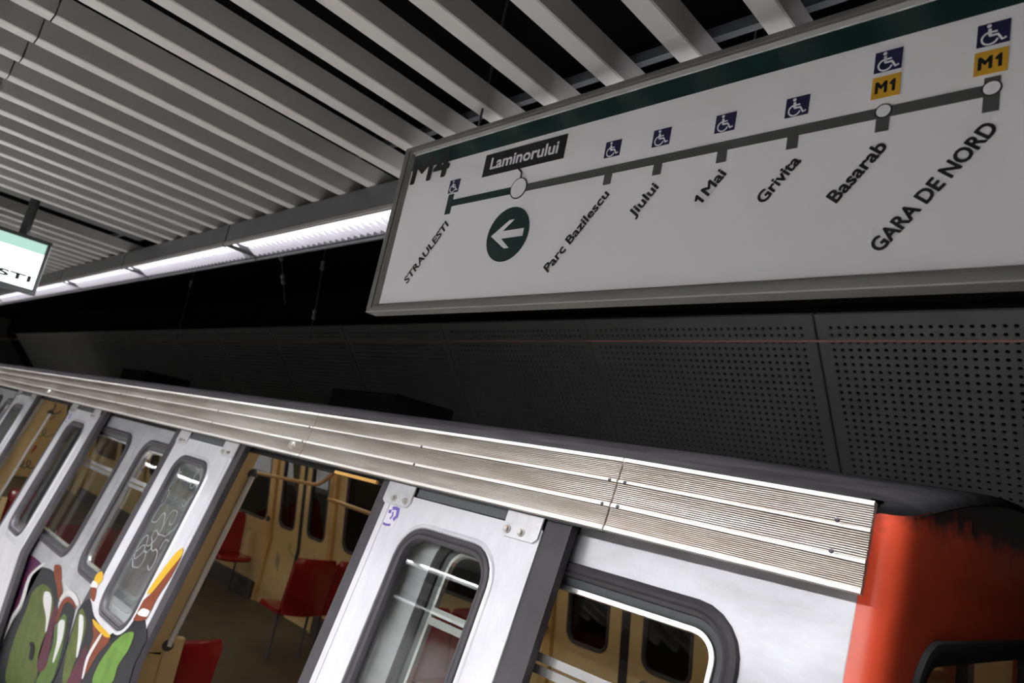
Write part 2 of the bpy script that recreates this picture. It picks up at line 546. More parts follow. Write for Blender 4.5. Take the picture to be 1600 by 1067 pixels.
# leaning acoustic wall across the track: perforated panels
WS, WC = 0.652, 0.758                       # outwards and down per metre of slope
def wallf(a, s, n=0.0):
    return (a, 4.0 + WS * s - WC * n, 1.32 - WC * s - WS * n)
mb = MB()
mb.loops([[wallf(XA, -0.01, -0.06), wallf(XB, -0.01, -0.06), wallf(XB, -0.01, -0.12), wallf(XA, -0.01, -0.12)],
          [wallf(XA, 1.86, -0.06), wallf(XB, 1.86, -0.06), wallf(XB, 1.86, -0.12), wallf(XA, 1.86, -0.12)]], closed_ends=True)
wall = tag(mb.build('wall_back', 'void'), 'leaning grey perforated acoustic wall across the track', None, None, 'structure')
PW, PITCHH = 1.74, 0.0474
def perforated():
    m = MB()
    w = PW - 0.014
    nc = nr = 34
    x0 = (w - nc * PITCHH) / 2
    s0 = 0.062
    h = 1.74
    vid = {}
    def vert(x, s, n):
        key = (round(x, 5), round(s, 5), n)
        if key not in vid:
            vid[key] = len(m.v)
            m.v.append(wallf(x, s, n))
        return vid[key]
    R = 0.0118
    for i in range(nc):
        for j in range(nr):
            cx, cs = x0 + (i + .5) * PITCHH, s0 + (j + .5) * PITCHH
            p = PITCHH / 2
            sq = [(p, 0), (p, p), (0, p), (-p, p), (-p, 0), (-p, -p), (0, -p), (p, -p)]
            ci = [(R * math.cos(math.pi / 4 * q), R * math.sin(math.pi / 4 * q)) for q in range(8)]
            for q in range(8):
                a, b = sq[q], sq[(q + 1) % 8]
                c, d = ci[(q + 1) % 8], ci[q]
                m.f.append((vert(cx + a[0], cs + a[1], 0), vert(cx + b[0], cs + b[1], 0), vert(cx + c[0], cs + c[1], 0), vert(cx + d[0], cs + d[1], 0)))
                m.f.append((vert(cx + d[0], cs + d[1], 0), vert(cx + c[0], cs + c[1], 0), vert(cx + c[0], cs + c[1], -0.012), vert(cx + d[0], cs + d[1], -0.012)))
    xs, ss = x0 + nc * PITCHH, s0 + nr * PITCHH
    for a0, a1, b0, b1 in ((0, w, 0, s0), (0, w, ss, h), (0, x0, s0, ss), (xs, w, s0, ss)):
        m.add([wallf(a0, b0), wallf(a1, b0), wallf(a1, b1), wallf(a0, b1)], [(0, 1, 2, 3)])
    e = [(0, 0), (w, 0), (w, h), (0, h)]
    m.add([wallf(*p, 0) for p in e] + [wallf(*p, -0.03) for p in e], [(i, (i + 1) % 4, (i + 1) % 4 + 4, i + 4) for i in range(4)])
    return m.mesh('perforated_panel')
pm = perforated()
for k in range(-4, 13):
    o = link('perforated_panel', pm, 'panel', wall)
    o.location.x = -1.68 + 0.007 - PW * (k + 1)
mb = MB().box(XA, XB, 5.30, 5.5, FL - 1.25, -0.02)
tag(mb.build('wall_back_lower', 'concrete'), 'dark lower tunnel wall behind the train', None, None, 'structure')
mb = MB().box(XA, XB, 4.06, 4.2, 1.40, 1.85)
tag(mb.build('wall_back_upper', 'void'), 'black painted wall above the acoustic panels', None, None, 'structure')

# ------------------------------------------------------------------ luminaires over the platform edges
def luminaire(x0, label, group, yf=1.58, flip=1, lamp='diffuser', fine=True, singly=False):
    x1 = x0 + 1.985
    Y = lambda d: yf + flip * d
    def bx(m, xa, xb, d0, d1, z0, z1, c=0):
        a, b = sorted((Y(d0), Y(d1)))
        return m.box(xa, xb, a, b, z0, z1, c)
    t = thing('light_fixture', ((x0 + x1) / 2, Y(0.1), 1.05), label, 'ceiling light', group)
    h = MB()
    bx(h, x0, x1, 0.0, 0.21, 1.186, 1.196)
    bx(h, x0, x1, 0.200, 0.207, 1.06, 1.186)
    for xa in (x0, x1 - 0.012):
        bx(h, xa, xa + 0.012, 0.006, 0.2, 1.066, 1.186)
    h.build('housing', 'housing', t)
    bx(MB(), x0, x1, -0.006, 0.006, 1.082, 1.197, 0.002).build('front_plate', 'housing', t)
    bx(MB(), x0, x1, -0.012, 0.008, 1.056, 1.080, 0.004).build('front_lip', 'lip', t)
    bx(MB(), x0, x1, 0.208, 0.226, 1.044, 1.060, 0.003).build('rear_rail', 'housing', t)
    bx(MB(), x0 + 0.03, x1 - 0.03, 0.012, 0.195, 1.092, 1.100).build('diffuser', lamp, t)
    for xa in (x0 + 0.012, x1 - 0.04):
        bx(MB(), xa, xa + 0.028, 0.012, 0.195, 1.070, 1.10).build('end_cap', 'housing', t)
    if fine:
        blade = lambda l, xc, d0=0.105, d1=0.192: l.add([(xc - .003, Y(d0), 1.092), (xc + .003, Y(d0), 1.092), (xc + .003, Y(d1), 1.092), (xc - .003, Y(d1), 1.092),
                   (xc - .001, Y(d1), 1.058), (xc + .001, Y(d1), 1.058), (xc + .001, Y(d1 - .03), 1.058), (xc - .001, Y(d1 - .03), 1.058)],
                  [(0, 1, 6, 7), (2, 3, 4, 5), (0, 7, 4, 3), (1, 2, 5, 6), (4, 7, 6, 5), (0, 3, 2, 1)])
        n = 32
        xcs = [x0 + 0.06 + (x1 - x0 - 0.12) * i / (n - 1) for i in range(n)]
        if singly:                              # the nearest one shows its blades one by one
            me = blade(MB(), 0.0).mesh('louvre_blade')
            for xc in xcs:
                link('louvre_blade', me, 'louvre', t).location.x = xc
        else:
            l = MB()
            for xc in xcs: blade(l, xc)
            l.build('louvre', 'louvre', t)['kind'] = 'stuff'
        la = bpy.data.lights.new('tube_light', 'AREA')
        la.shape, la.size, la.size_y, la.energy, la.spread = 'RECTANGLE', 1.9, 0.17, LAMP, math.radians(130)
        la.color = (0.97, 0.96, 1.0)
        lo = bpy.data.objects.new('tube_light', la)
        lo.location = ((x0 + x1) / 2, Y(0.1), 1.060 + ZC)
        lo.rotation_euler.x = -math.radians(26)          # reflector throws the light towards the platform
        COL.objects.link(lo)
        lo.parent = t
        lo.matrix_parent_inverse = Matrix.Translation(-Vector(WPOS[t.name]))
        MB().tube([(x0 + 1.35, Y(0.05), 1.196), (x0 + 1.35, Y(0.05), 1.80)], 0.003, 6).build('suspension_rod', 'rail_dark', t)
        MB().tube([(x0 + 1.35, Y(0.05), 1.196), (x0 + 1.35, Y(0.05), 1.20), (x0 + 1.35, Y(0.05), 1.215)], [0.014, 0.014, 0.008], 8).build('rod_nut', 'rail_dark', t)
        MB().box(x0 - 0.004, x0, 1.572, 1.587, 1.05, 1.197).build('joint_strip', 'black', t)
    return t
near = {-2.3: 'long lit ceiling luminaire right above the map sign, hidden behind it',
        -4.3: 'brightest lit luminaire at the left edge of the map sign',
        -6.3: 'lit luminaire, second along from the left edge of the map sign',
        -8.3: 'lit luminaire, third along from the left edge of the map sign',
        -10.3: 'lit luminaire crossing behind the lower corner of the backlit direction sign',
        -12.3: 'lit luminaire at the far left end of the row, past the backlit sign'}
for i in range(0, 11):
    x0 = -2.3 - 2.0 * i
    key = round(x0, 1)
    luminaire(x0, near.get(key, 'lit luminaire over the platform edge too far down the row to see'), 'luminaires over the near platform edge', singly=key == -4.3)
for yf, i0, lab, g in ((-4.0, 3, 'lit luminaire over the far edge of the platform', 'luminaires over the far platform edge'),
                       (-7.2, 4, 'lit luminaire beside the wall of the far track', 'luminaires beside the far track')):
    for i in range(i0, 11):
        luminaire(-2.6 - 2.0 * i, lab, g, yf, -1, 'diffuser_rear', False)
for i in range(0, 2):
    luminaire(-2.3 - 2.0 * i, 'lit luminaire along the middle of the platform', 'luminaires along the middle of the platform', -1.5, -1, 'diffuser_mid', False)

# ------------------------------------------------------------------ line map sign
SY = 1.30
sign = thing('line_map_sign', (-1.03, SY + 0.02, 0.478), 'long white metro line map in a grey metal frame, hung from the ceiling', 'sign')
sx0, sx1, sz0, sz1 = -2.107, 0.055, 0.478, 1.109
SF = lambda a, b, n=0.0: (a, SY + 0.012 - n, b)      # printed face
MB().box(sx0 + 0.02, sx1 - 0.02, SY + 0.0125, SY + 0.040, sz0 + 0.015, sz1 - 0.015).build('face_panel', 'signwhite', sign)
def frame_bar(p0, p1, inner0, inner1):
    """mitred bar with a stepped profile between outer corners p0-p1 and inner corners"""
    m = MB()
    def sec(o, i):
        mid = ((o[0] + i[0]) / 2, (o[1] + i[1]) / 2)
        q = ((o[0] * .25 + i[0] * .75), (o[1] * .25 + i[1] * .75))
        return [(o[0], SY + 0.048, o[1]), (o[0], SY + 0.002, o[1]), (o[0] * .92 + i[0] * .08, SY, o[1] * .92 + i[1] * .08),
                (mid[0], SY, mid[1]), (mid[0], SY + 0.004, mid[1]), (q[0], SY + 0.004, q[1]), (i[0], SY + 0.012, i[1]), (i[0], SY + 0.048, i[1])]
    m.loops([sec(p0, inner0), sec(p1, inner1)], closed_ends=True)
    return m
oc = [(sx0, sz0), (sx1, sz0), (sx1, sz1), (sx0, sz1)]
ic = [(sx0 + 0.054, sz0 + 0.033), (sx1 - 0.054, sz0 + 0.033), (sx1 - 0.054, sz1 - 0.030), (sx0 + 0.054, sz1 - 0.030)]
for i in range(4):
    frame_bar(oc[i], oc[(i + 1) % 4], ic[i], ic[(i + 1) % 4]).build('frame_bar', 'signframe', sign)
for x in (-1.75, -0.35):
    MB().tube([(x, SY + 0.03, sz1 - 0.01), (x, SY + 0.03, 1.81)], 0.004, 8).build('suspension_rod', 'rail_dark', sign)
def poly(name, material, pts, n=0.0006, parent=None, label=None):
    m = MB()
    k = len(pts)
    m.loops([[SF(*p, 0) for p in pts], [SF(*p, n) for p in pts]], closed_ends=True)
    return m.build(name, material, parent or sign, label=label)
def rectp(a0, a1, b0, b1): return [(a0, b0), (a1, b0), (a1, b1), (a0, b1)]
def disc(a, b, ra, rb=None, n=40): return [(a + ra * math.cos(2 * math.pi * i / n), b + (rb or ra) * math.sin(2 * math.pi * i / n)) for i in range(n)]
poly('header_band', 'signgreen_d', rectp(-2.052, 0.001, 1.014, 1.074), label='dark green band along the top of the map')
BL, BH = 0.849, 0.0118
poly('line_bar', 'signgreen_d', rectp(-1.775, -1.466, BL - BH, BL + BH), 0.0008, label='dark green travelled section of the line')
poly('line_bar', 'signgrey', rectp(-1.466, -0.2815, BL - BH, BL + BH), 0.0008, label='grey section of the line')
poly('station_tick', 'signgreen_d', rectp(-1.799, -1.772, 0.811, 0.882), 0.001)
for u in (-1.131, -0.978, -0.804, -0.639, -0.461):
    poly('station_tick', 'signgrey', rectp(u - 0.0122, u + 0.0122, 0.8075, BL), 0.001)
poly('station_tick', 'signgrey', rectp(-0.2942, -0.2690, 0.805, 0.875), 0.001)
for u, ra in ((-1.4672, 0.0345), (-0.461, 0.0160), (-0.2817, 0.0160)):
    rim = poly('station_circle', 'signblack', disc(u, BL + 0.003, ra), 0.0014)
    poly('station_circle_face', 'signwhite', disc(u, BL + 0.003, ra - (0.0035 if ra > .03 else 0.0028)), 0.0018, rim)
plate_o = poly('current_station_plate', 'signblack', rectp(-1.6492, -1.308, 0.919, 0.996), 0.0012, label='black plate naming the current station')
link('lettering', text_mesh('lettering', 'Laminorului', (-1.619, 0.9395), (-1.334, 0.9395), 0.042, SF, 0.0016, 0.075), 'signwhite', plate_o, 'white Laminorului lettering')
mb = MB(); add_ribbon(mb, SF, [(-1.487, 0.921), (-1.468, 0.904), (-1.4672, 0.884)], 0.006, 0.0004, 0.0012); mb.build('pointer', 'signblack', sign)
ac = (-1.473, 0.705)
arrow_disc = poly('arrow_disc', 'signgreen_d', disc(*ac, 0.0865), 0.001, label='dark green disc with a white arrow pointing left')
A = 0.0865
ar = [(-0.80, 0.0), (-0.02, 0.52), (0.22, 0.52), (-0.26, 0.14), (0.76, 0.14), (0.76, -0.14), (-0.26, -0.14), (0.22, -0.52), (-0.02, -0.52)]
poly('arrow', 'signwhite', [(ac[0] + A * x, ac[1] + A * y) for x, y in ar], 0.0016, arrow_disc)
link('lettering', text_mesh('lettering', 'M4', (-2.043, 0.957), (-1.832, 0.957), 0.100, SF, 0.0016, 0.10), 'signblack', sign, 'black M4 line number')
for s, a, b, cp in (('STRAULESTI', (-1.9155, 0.5744), (-1.7612, 0.7691), 0.0270), ('Parc Bazilescu', (-1.2781, 0.5700), (-1.1130, 0.7760), 0.0255),
                    ('Jiului', (-1.0215, 0.6965), (-0.9615, 0.7715), 0.0255), ('1 Mai', (-0.8393, 0.7040), (-0.7827, 0.7752), 0.0255),
                    ('Grivita', (-0.6846, 0.6845), (-0.6125, 0.7745), 0.0255), ('Basarab', (-0.5310, 0.6640), (-0.4445, 0.7720), 0.0265),
                    ('GARA DE NORD', (-0.4395, 0.5500), (-0.2644, 0.7703), 0.0275)):
    link('lettering', text_mesh('lettering', s.replace('1 ', ''), a, b, cp * 1.17, SF, 0.0008, 0.085, one=-1 if s[0] == '1' else 0), 'signblack', sign, 'black %s station name' % s)
def wheelchair(u, v, s, parent):
    m = MB()
    S = lambda pts: [(u + s * x, v + s * y) for x, y in pts]
    add = lambda pts, w: add_ribbon(m, SF, S(pts), w * s, 0.0006, 0.0016)
    add([(-0.12 + 0.0, 0.22), (-0.10, -0.06)], 0.11)
    add([(-0.10, 0.07), (0.12, 0.07)], 0.07)
    add([(-0.12, -0.07), (0.14, -0.07), (0.28, -0.32), (0.40, -0.26)], 0.085)
    add([(-0.10 + 0.25 * math.cos(t), -0.17 + 0.25 * math.sin(t)) for t in [math.radians(d) for d in range(105, 365, 20)]], 0.065)
    hd = disc(u - 0.14 * s, v + 0.34 * s, 0.075 * s, n=12)
    m.loops([[SF(*p, 0.0006) for p in hd], [SF(*p, 0.0016) for p in hd]], closed_ends=True)
    m.build('wheelchair_symbol', 'signwhite', parent)
for u, v in ((-1.7817, 0.911), (-1.1325, 0.911), (-0.9812, 0.911), (-0.8075, 0.910), (-0.6385, 0.9085), (-0.4618, 0.965), (-0.2852, 0.965)):
    hw = 0.0255
    q = poly('accessibility_icon', 'signblue', rectp(u - hw, u + hw, v - 0.0235, v + 0.0235), 0.001)
    wheelchair(u, v, 0.051, q)
for u in (-0.4615, -0.2862):
    q = poly('interchange_plate', 'signyellow', rectp(u - 0.0262, u + 0.0262, 0.8825, 0.9312), 0.001, label='yellow M1 interchange plate')
    link('lettering', text_mesh('lettering', 'M', (u - 0.020, 0.893), (u + 0.0175, 0.893), 0.0275, SF, 0.0014, 0.11, one=1), 'signblack', q)

# ------------------------------------------------------------------ backlit direction sign hanging further down the platform
DX = -5.7
ds = thing('direction_sign', (DX - 0.04, 0.36, 0.587), 'backlit white direction sign on a dark pole at the left edge', 'sign')
dy0, dy1, dz0, dz1 = -0.30, 0.969, 0.587, 0.972
DF = lambda a, b, n=0.0: (DX + n, a, b)
MB().box(DX - 0.09, DX - 0.006, dy0 + 0.005, dy1 - 0.005, dz0 + 0.005, dz1 - 0.005).build('case', 'darkframe', ds)
for a0, a1, b0, b1 in ((dy0, dy1, dz0, dz0 + 0.036), (dy0, dy1, dz1 - 0.026, dz1), (dy0, dy0 + 0.024, dz0 + 0.036, dz1 - 0.026), (dy1 - 0.024, dy1, dz0 + 0.036, dz1 - 0.026)):
    MB().box(DX - 0.02, DX + 0.008, a0, a1, b0, b1, 0.003).build('frame_bar', 'darkframe', ds)
MB().box(DX - 0.006, DX, dy0 + 0.02, dy1 - 0.02, dz0 + 0.02, dz1 - 0.1).build('lit_face', 'signlit', ds)
MB().box(DX - 0.006, DX, dy0 + 0.02, dy1 - 0.02, dz1 - 0.1, dz1 - 0.02).build('lit_band', 'signgreen', ds, label='pale green band along the top of the lit face')
link('lettering', text_mesh('lettering', 'STRAULESTI', (0.10, 0.664), (0.918, 0.664), 0.046, DF, 0.001, 0.16), 'signblack', ds, 'dark STRAULESTI lettering')
for y in (-0.1, 0.80):
    MB().tube([(DX - 0.045, y, dz1 - 0.01), (DX - 0.045, y, 1.81)], 0.030, 14).build('pole', 'darkframe', ds, smooth=True)

# ------------------------------------------------------------------ overhead wire and hangers above the track
mb = MB().tube([(XA + 0.1, 3.0, 0.868), (-8, 3.0, 0.862), (-4, 3.0, 0.860), (0, 3.0, 0.872), (XB - 0.1, 3.0, 0.88)], 0.006, 8)
tag(mb.build('overhead_wire', 'copper', smooth=True), 'thin copper wire stretched above the train roof', 'wire')
def hanger(p0, p1, label, n_ins):
    a, b = Vector(p0), Vector(p1)
    t = thing('wire_hanger', tuple(b), label, 'cable hanger', 'hangers in the void above the track')
    MB().tube([a, a.lerp(b, .5) + Vector((.006, 0, 0)), b], 0.004, 6).build('drop_wire', 'rail_dark', t)
    for i in range(n_ins):
        c = a.lerp(b, 0.25 + 0.5 * i / max(1, n_ins - 1))
        d = (b - a).normalized()
        q = [c - d * .045, c - d * .04, c - d * .012, c, c + d * .012, c + d * .04, c + d * .045]
        MB().tube(q, [.006, .016, .016, .008, .016, .016, .006], 10).build('insulator', 'insul', t, smooth=True)
hanger((-5.62, 2.4, 1.81), (-5.02, 2.4, 0.98), 'pale hanger with insulators slanting down under the luminaire row', 3)
hanger((-5.80, 3.0, 1.81), (-5.63, 3.0, 0.866), 'short hanger clamped to the copper wire', 2)
hanger((-8.9, 3.0, 1.81), (-8.8, 3.0, 0.866), 'faint hanger on the wire at the far left', 1)

# ------------------------------------------------------------------ the train
train = thing('subway_train', (-6.0, 2.87, FL), 'silver metro train with red cab end, open sliding doors and graffiti', 'train')
D = 4.305                                   # distance between doorways
DOORWAYS = [(-3.540 - D * k, -1.945 - D * k) for k in range(3)]     # openings on the platform side
FAR_DOORS = [(-3.355 - D * k, -2.135 - D * k) for k in range(4)]    # closed doors opposite
LEADS = [(-3.385 - D * k, -2.099 - D * k) for k in range(2)]        # meeting edges of the open leaves
XL, XR = -17.3, -0.525
FB, FD = side(1.66), side(1.60)
def roofz(y): return 0.27 - 0.142 * (abs(2.87 - y) / 1.267) ** 2.2

def Yl(z): return 1.66 + TILT * max(z, -KZ)
NP = [(-0.527, 0.0), (-0.505, 0.000), (-0.485, 0.003), (-0.468, 0.011), (-0.456, 0.025), (-0.449, 0.047), (-0.445, 0.08), (-0.442, 0.12)]
def nx(a):
    if a > 1.2: a = max(0.0, 2.4 - a)
    if a <= NP[-1][1]:
        for (x0, a0), (x1, a1) in zip(NP[1:], NP[2:]):
            if a <= a1: return x0 + (x1 - x0) * (a - a0) / max(1e-6, a1 - a0)
    return -0.442 + 0.035 * (1 - ((1.2 - a) / 1.08) ** 2)

# roof
mb = MB()
ys = [1.603, 1.64, 1.69, 1.76, 1.85, 1.97, 2.12, 2.3, 2.5, 2.7, 2.87]
ys += [5.74 - y for y in reversed(ys[:-1])]
L = []
for x, dz, y0 in ((XL, 0, 1.603), (-9, 0, 1.603), (-5, 0, 1.603), (-1.13, 0, 1.603), (-0.527, -0.010, 1.640)):
    row = [(x, 2.87 + (y - 2.87) * (2.87 - y0) / 1.267, roofz(y) + dz) for y in ys]
    L.append([(x, row[0][1], row[0][2] - .06)] + row + [(x, row[-1][1], row[-1][2] - .06)])
for dx, dz, y0 in ((-0.050, -0.010, 1.668), (-0.022, -0.014, 1.676), (-0.006, -0.022, 1.682), (0.0015, -0.036, 1.684)):
    row = []
    for y in ys:
        yy = 2.87 + (y - 2.87) * (2.87 - y0) / 1.267
        row.append((nx(yy - 1.682) + dx, yy, roofz(y) + dz))
    L.append([(row[0][0], row[0][1], row[0][2] - .05)] + row + [(row[-1][0], row[-1][1], row[-1][2] - .05)])
inner = [[(p[0] - 0.03, 2.87 + (p[1] - 2.87) * 0.985, p[2] - 0.03) for p in l] for l in L]
mb.loops(L, cyclic=False)
mb.loops(inner, cyclic=False)
for a, b in ((L, inner),):
    for idx in (0, -1):
        mb.loops([[l[idx] for l in a], [l[idx] for l in b]], cyclic=False)
mb.loops([L[-1], inner[-1]], cyclic=False)
mb.loops([L[0], inner[0]], cyclic=False)
roof = mb.build('roof', 'roof', train, smooth=True, label='sooty dark grey curved roof')
for x0, x1 in ((-4.42, -3.66), (-9.1, -8.3)):
    MB().box(x0, x1, 2.62, 3.12, 0.25, 0.405, 0.012).build('roof_box', 'roof', train)

# ribbed aluminium fascia above the doors, panel by panel
def fascia_section(top, bot):
    t, b = Vector(top), Vector(bot)
    d = (b - t).normalized()
    nrm = Vector((0, d.z, -d.y))
    if nrm.y > 0: nrm = -nrm
    return lambda s, n: t.lerp(b, s) + nrm * n
prof = [(0.0, -0.012), (0.0, 0.007), (0.006, 0.009), (0.052, 0.009), (0.056, 0.004)]
for s0, s1, n, band in ((0.056, 0.310, 10, 0.350), (0.350, 0.640, 11, 0.690), (0.690, 0.944, 11, 1.0)):
    p = (s1 - s0) / n
    for i in range(n):
        a = s0 + p * i
        prof += [(a, -0.001), (a + p * .30, -0.001), (a + p * .38, 0.005), (a + p * .92, 0.005)]
    prof += [(s1, -0.001), (s1 + 0.004, 0.008), (band - 0.006, 0.008), (band - 0.001, 0.004)]
prof += [(1.0, -0.012)]
NORM = ((1.600, 0.128), (1.556, -0.068))
def sect(x, yz=NORM): return fascia_section((x, *yz[0]), (x, *yz[1]))
joints = [-0.50, -1.130, -2.740, -4.820, -7.080, -9.30, -11.5, -13.7, -15.5, -17.3]
BENT = ((1.616, 0.1165), (1.581, -0.0735))
for i in range(len(joints) - 1):
    a, b = joints[i] - (0.003 if i else 0), joints[i + 1] + 0.003
    s0 = sect(a, BENT if i == 0 else NORM)
    s1 = sect(b)
    mb = MB()
    mb.loops([[s0(*p) for p in prof], [s1(*p) for p in prof]], closed_ends=True)
    fp = mb.build('fascia_panel', 'fascia', train)
    fp.data.materials.append(M['band'])
    fp.data.materials.append(M['groove'])
    for q in range(len(prof) - 1):
        lo, hi = prof[q], prof[q + 1]
        mi = 1 if min(lo[1], hi[1]) >= 0.0075 else (2 if max(lo[1], hi[1]) <= 0.0 else 0)
        fp.data.polygons[q].material_index = mi
FF = lambda u, w, n=0.0: tuple(sect(u)(w, 0.0) + Vector((0, -0.976 * n, 0.217 * n)))
for u in (-2.83, -7.19, -11.6):
    m = MB()
    c = sect(u)(0.80, 0.004)
    nn = Vector((0, -0.976, 0.22))
    m.tube([c, c + nn * .004, c + nn * .006, c + nn * .016, c + nn * .020], [.019, .019, .016, .016, .009], 14)
    m.build('door_button', 'bolt', train, smooth=True, label='round metal stud on the fascia')
for u in (-1.155, -1.105, -0.56, -2.765, -1.98, -3.72, -4.845, -5.35, -7.1):
    for s in (0.33, 0.665):
        c = sect(u)(s, 0.006)
        nn = Vector((0, -0.976, 0.22))
        MB().tube([c, c + nn * .003, c + nn * .004], [.0055, .0055, .003], 8).build('screw', 'rubber', train)

# header behind the fascia, with the door rail
mb = MB()
slab(mb, side(1.645), XL, -1.27, -0.09, 0.098, 0, -0.05)
mb.build('door_header', 'black', train)
MB().box(XL, -1.15, 1.572, 1.590, -0.075, -0.055).build('door_rail', 'rail_dark', train)

def window(F, parent, rect, r, transom=True, far=False):
    a0, a1, b0, b1 = rect
    g = ring(MB(), F, rect, r, [(-0.006, 0.001), (-0.002, 0.012), (0.010, 0.016), (0.018, 0.010), (0.024, 0.013), (0.033, 0.005), (0.035, -0.012)]).build('window_gasket', 'rubber', parent, smooth=True)
    ring(MB(), F, rect, r, [(0.033, -0.006), (0.036, -0.004), (0.056, -0.012), (0.058, -0.03)]).build('window_reveal', 'rail_dark', parent)
    ring(MB(), F, rect, r, [(0.057, -0.016), (0.058, -0.004), (0.070, -0.004), (0.072, -0.02)]).build('window_trim', 'chrome', parent)
    pane(MB(), F, (a0 + .06, a1 - .06, b0 + .06, b1 - .06), max(.02, r - .06), -0.020, -0.024).build('window_glass', 'glass', parent)
    if transom:
        slab(MB(), F, a0 + .066, a1 - .066, 0.428, 0.450, -0.002, -0.018).build('window_bar', 'chrome', parent)
        slab(MB(), F, a0 + .066, a1 - .066, 0.458, 0.480, -0.004, -0.020).build('window_bar', 'chrome', parent)

WW = (0.185, 1.010)
def side_section(u0, u1, win, label=None):
    mb = MB()
    rect = (win[0], win[1], WW[0], WW[1])
    plate(mb, FB, u0, u1, -0.02, WK, rect, 0.125, 0, -0.05)
    bent_slab(mb, FB, u0, u1, [WK, WK + 0.02, WK + 1.05], 0, -0.05)
    s = mb.build('side_panel', 'body', train, label=label)
    window(FB, s, rect, 0.125)
    return s
s_r = side_section(-1.945, -0.525, (-1.80, -0.742), 'bare steel side panel beside the red cab')
s_m2 = side_section(-4.828, -3.540, (-4.72, -3.68))
s_m1 = side_section(-1.945 - D, -4.832, (-6.10, -4.945))
s_l2 = side_section(-4.828 - D, -3.540 - D, (-4.72 - D, -3.68 - D))
s_l1 = side_section(-1.945 - 2 * D, -4.832 - D, (-6.10 - D, -4.945 - D))

# door reveals and grab poles at the doorways
for (a, b) in DOORWAYS:
    for u0, u1 in ((a - 0.045, a - 0.001), (b + 0.001, b + 0.045)):
        bent_slab(MB(), FB, u0, u1, [0.08, 0.6, WK, WK + 0.02, WK + 0.72], -0.052, -0.140).build('door_reveal', 'cream', train)
    p = [FB(a + 0.012, w, -0.152) for w in (0.20, 0.6, 1.06)]
    m = MB().tube(p, 0.0135, 12)
    pl = m.build('grab_pole', 'pole', train, smooth=True, label='grey metal grab pole beside the doorway')
    for w in (0.19, 1.06):
        c = FB(a + 0.000, w, -0.152)
        MB().tube([(c[0] - .03, c[1], c[2]), (c[0] + .008, c[1], c[2]), (c[0] + .018, c[1], c[2])], [.026, .026, .014], 12).build('pole_bracket', 'rubber', pl, smooth=True)
    MB().box(a - 0.05, a - 0.005, 1.565, 1.66, FL + .02, -1.04, 0.006).build('seat_screen', 'cream', train)

# sliding door leaves, standing open in front of the windows
def door_leaf(lead_x, sg, label, detail=True):
    """sg = +1: the meeting edge is on the left; d runs from the meeting edge"""
    F = lambda d, w, n=0.0: FD(lead_x + sg * d, w, n)
    W1 = 1.86
    mb = MB()
    plate(mb, F, 0.0320, 0.746, 0.112, WK, (0.168, 0.612, 0.205, 1.055), 0.105, 0, -0.034)
    bent_slab(mb, F, 0.0320, 0.746, [WK, WK + .015, W1], 0, -0.034)
    leaf = mb.build('door_leaf', 'silver', train, label=label)
    bent_slab(MB(), F, 0.0, 0.0292, [0.112, WK, WK + .015, W1], 0, -0.034).build('edge_strip', 'silver', leaf)
    bent_slab(MB(), F, 0.0292, 0.0320, [0.114, WK, WK + .015, W1], -0.004, -0.03).build('seam', 'black', leaf)
    bent_slab(MB(), F, -0.064, -0.0005, [0.075, WK, WK + .015, W1], -0.004, -0.034).build('rubber_edge', 'rubber', leaf)
    bent_slab(MB(), F, 0.7465, 0.838, [0.072, WK, WK + .015, W1], -0.005, -0.034).build('trailing_edge', 'rubber', leaf)
    R = (0.168, 0.612, 0.205, 1.055)
    ring(MB(), F, R, 0.105, [(-0.020, 0.0004), (-0.014, 0.006), (-0.007, 0.007), (-0.002, 0.001)]).build('pressed_rim', 'silver', leaf, smooth=True)
    ring(MB(), F, R, 0.105, [(-0.003, 0.001), (0.000, 0.009), (0.009, 0.011), (0.014, 0.006), (0.019, 0.009), (0.029, 0.004), (0.032, -0.014), (0.03, -0.034)]).build('door_gasket', 'rubber', leaf, smooth=True)
    pane(MB(), F, (0.168 + .025, 0.612 - .025, 0.23, 1.03), 0.08, -0.012, -0.016).build('door_glass', 'glass' if sg > 0 else 'glass_haze', leaf)
    slab(MB(), F, 0.150, 0.598, 0.074, 0.108, -0.004, -0.03).build('top_channel', 'rail_dark', leaf)
    for d0, d1, bolts in ((-0.012, 0.142, (0.050, 0.116)), (0.598, 0.741, (0.619, 0.676))):
        q = [(d0, 0.056), (d1, 0.056), (d1, 0.140), (d1 - .014, 0.155), (d0 + .012, 0.155), (d0, 0.145)]
        m = MB().loops([[F(*p, 0.0005) for p in q], [F(*p, 0.007) for p in q]], closed_ends=True)
        m.build('bracket', 'bracket', leaf)
        for d in bolts:
            bolt(F, d, 0.134, 0.007, 0.0085, 0.013, 'bolt', 'bolt', leaf)
    return leaf, F
leaves = []
for i, (a, b) in enumerate(LEADS):
    for lx, sg, lab in ((b, 1, ('clean silver sliding door leaf nearest the cab', 'silver door leaf of the next doorway')[i]),
                        (a, -1, ('silver door leaf with green graffiti on its lower half', 'silver door leaf at the left edge')[i])):
        leaves.append(door_leaf(lx, sg, lab))
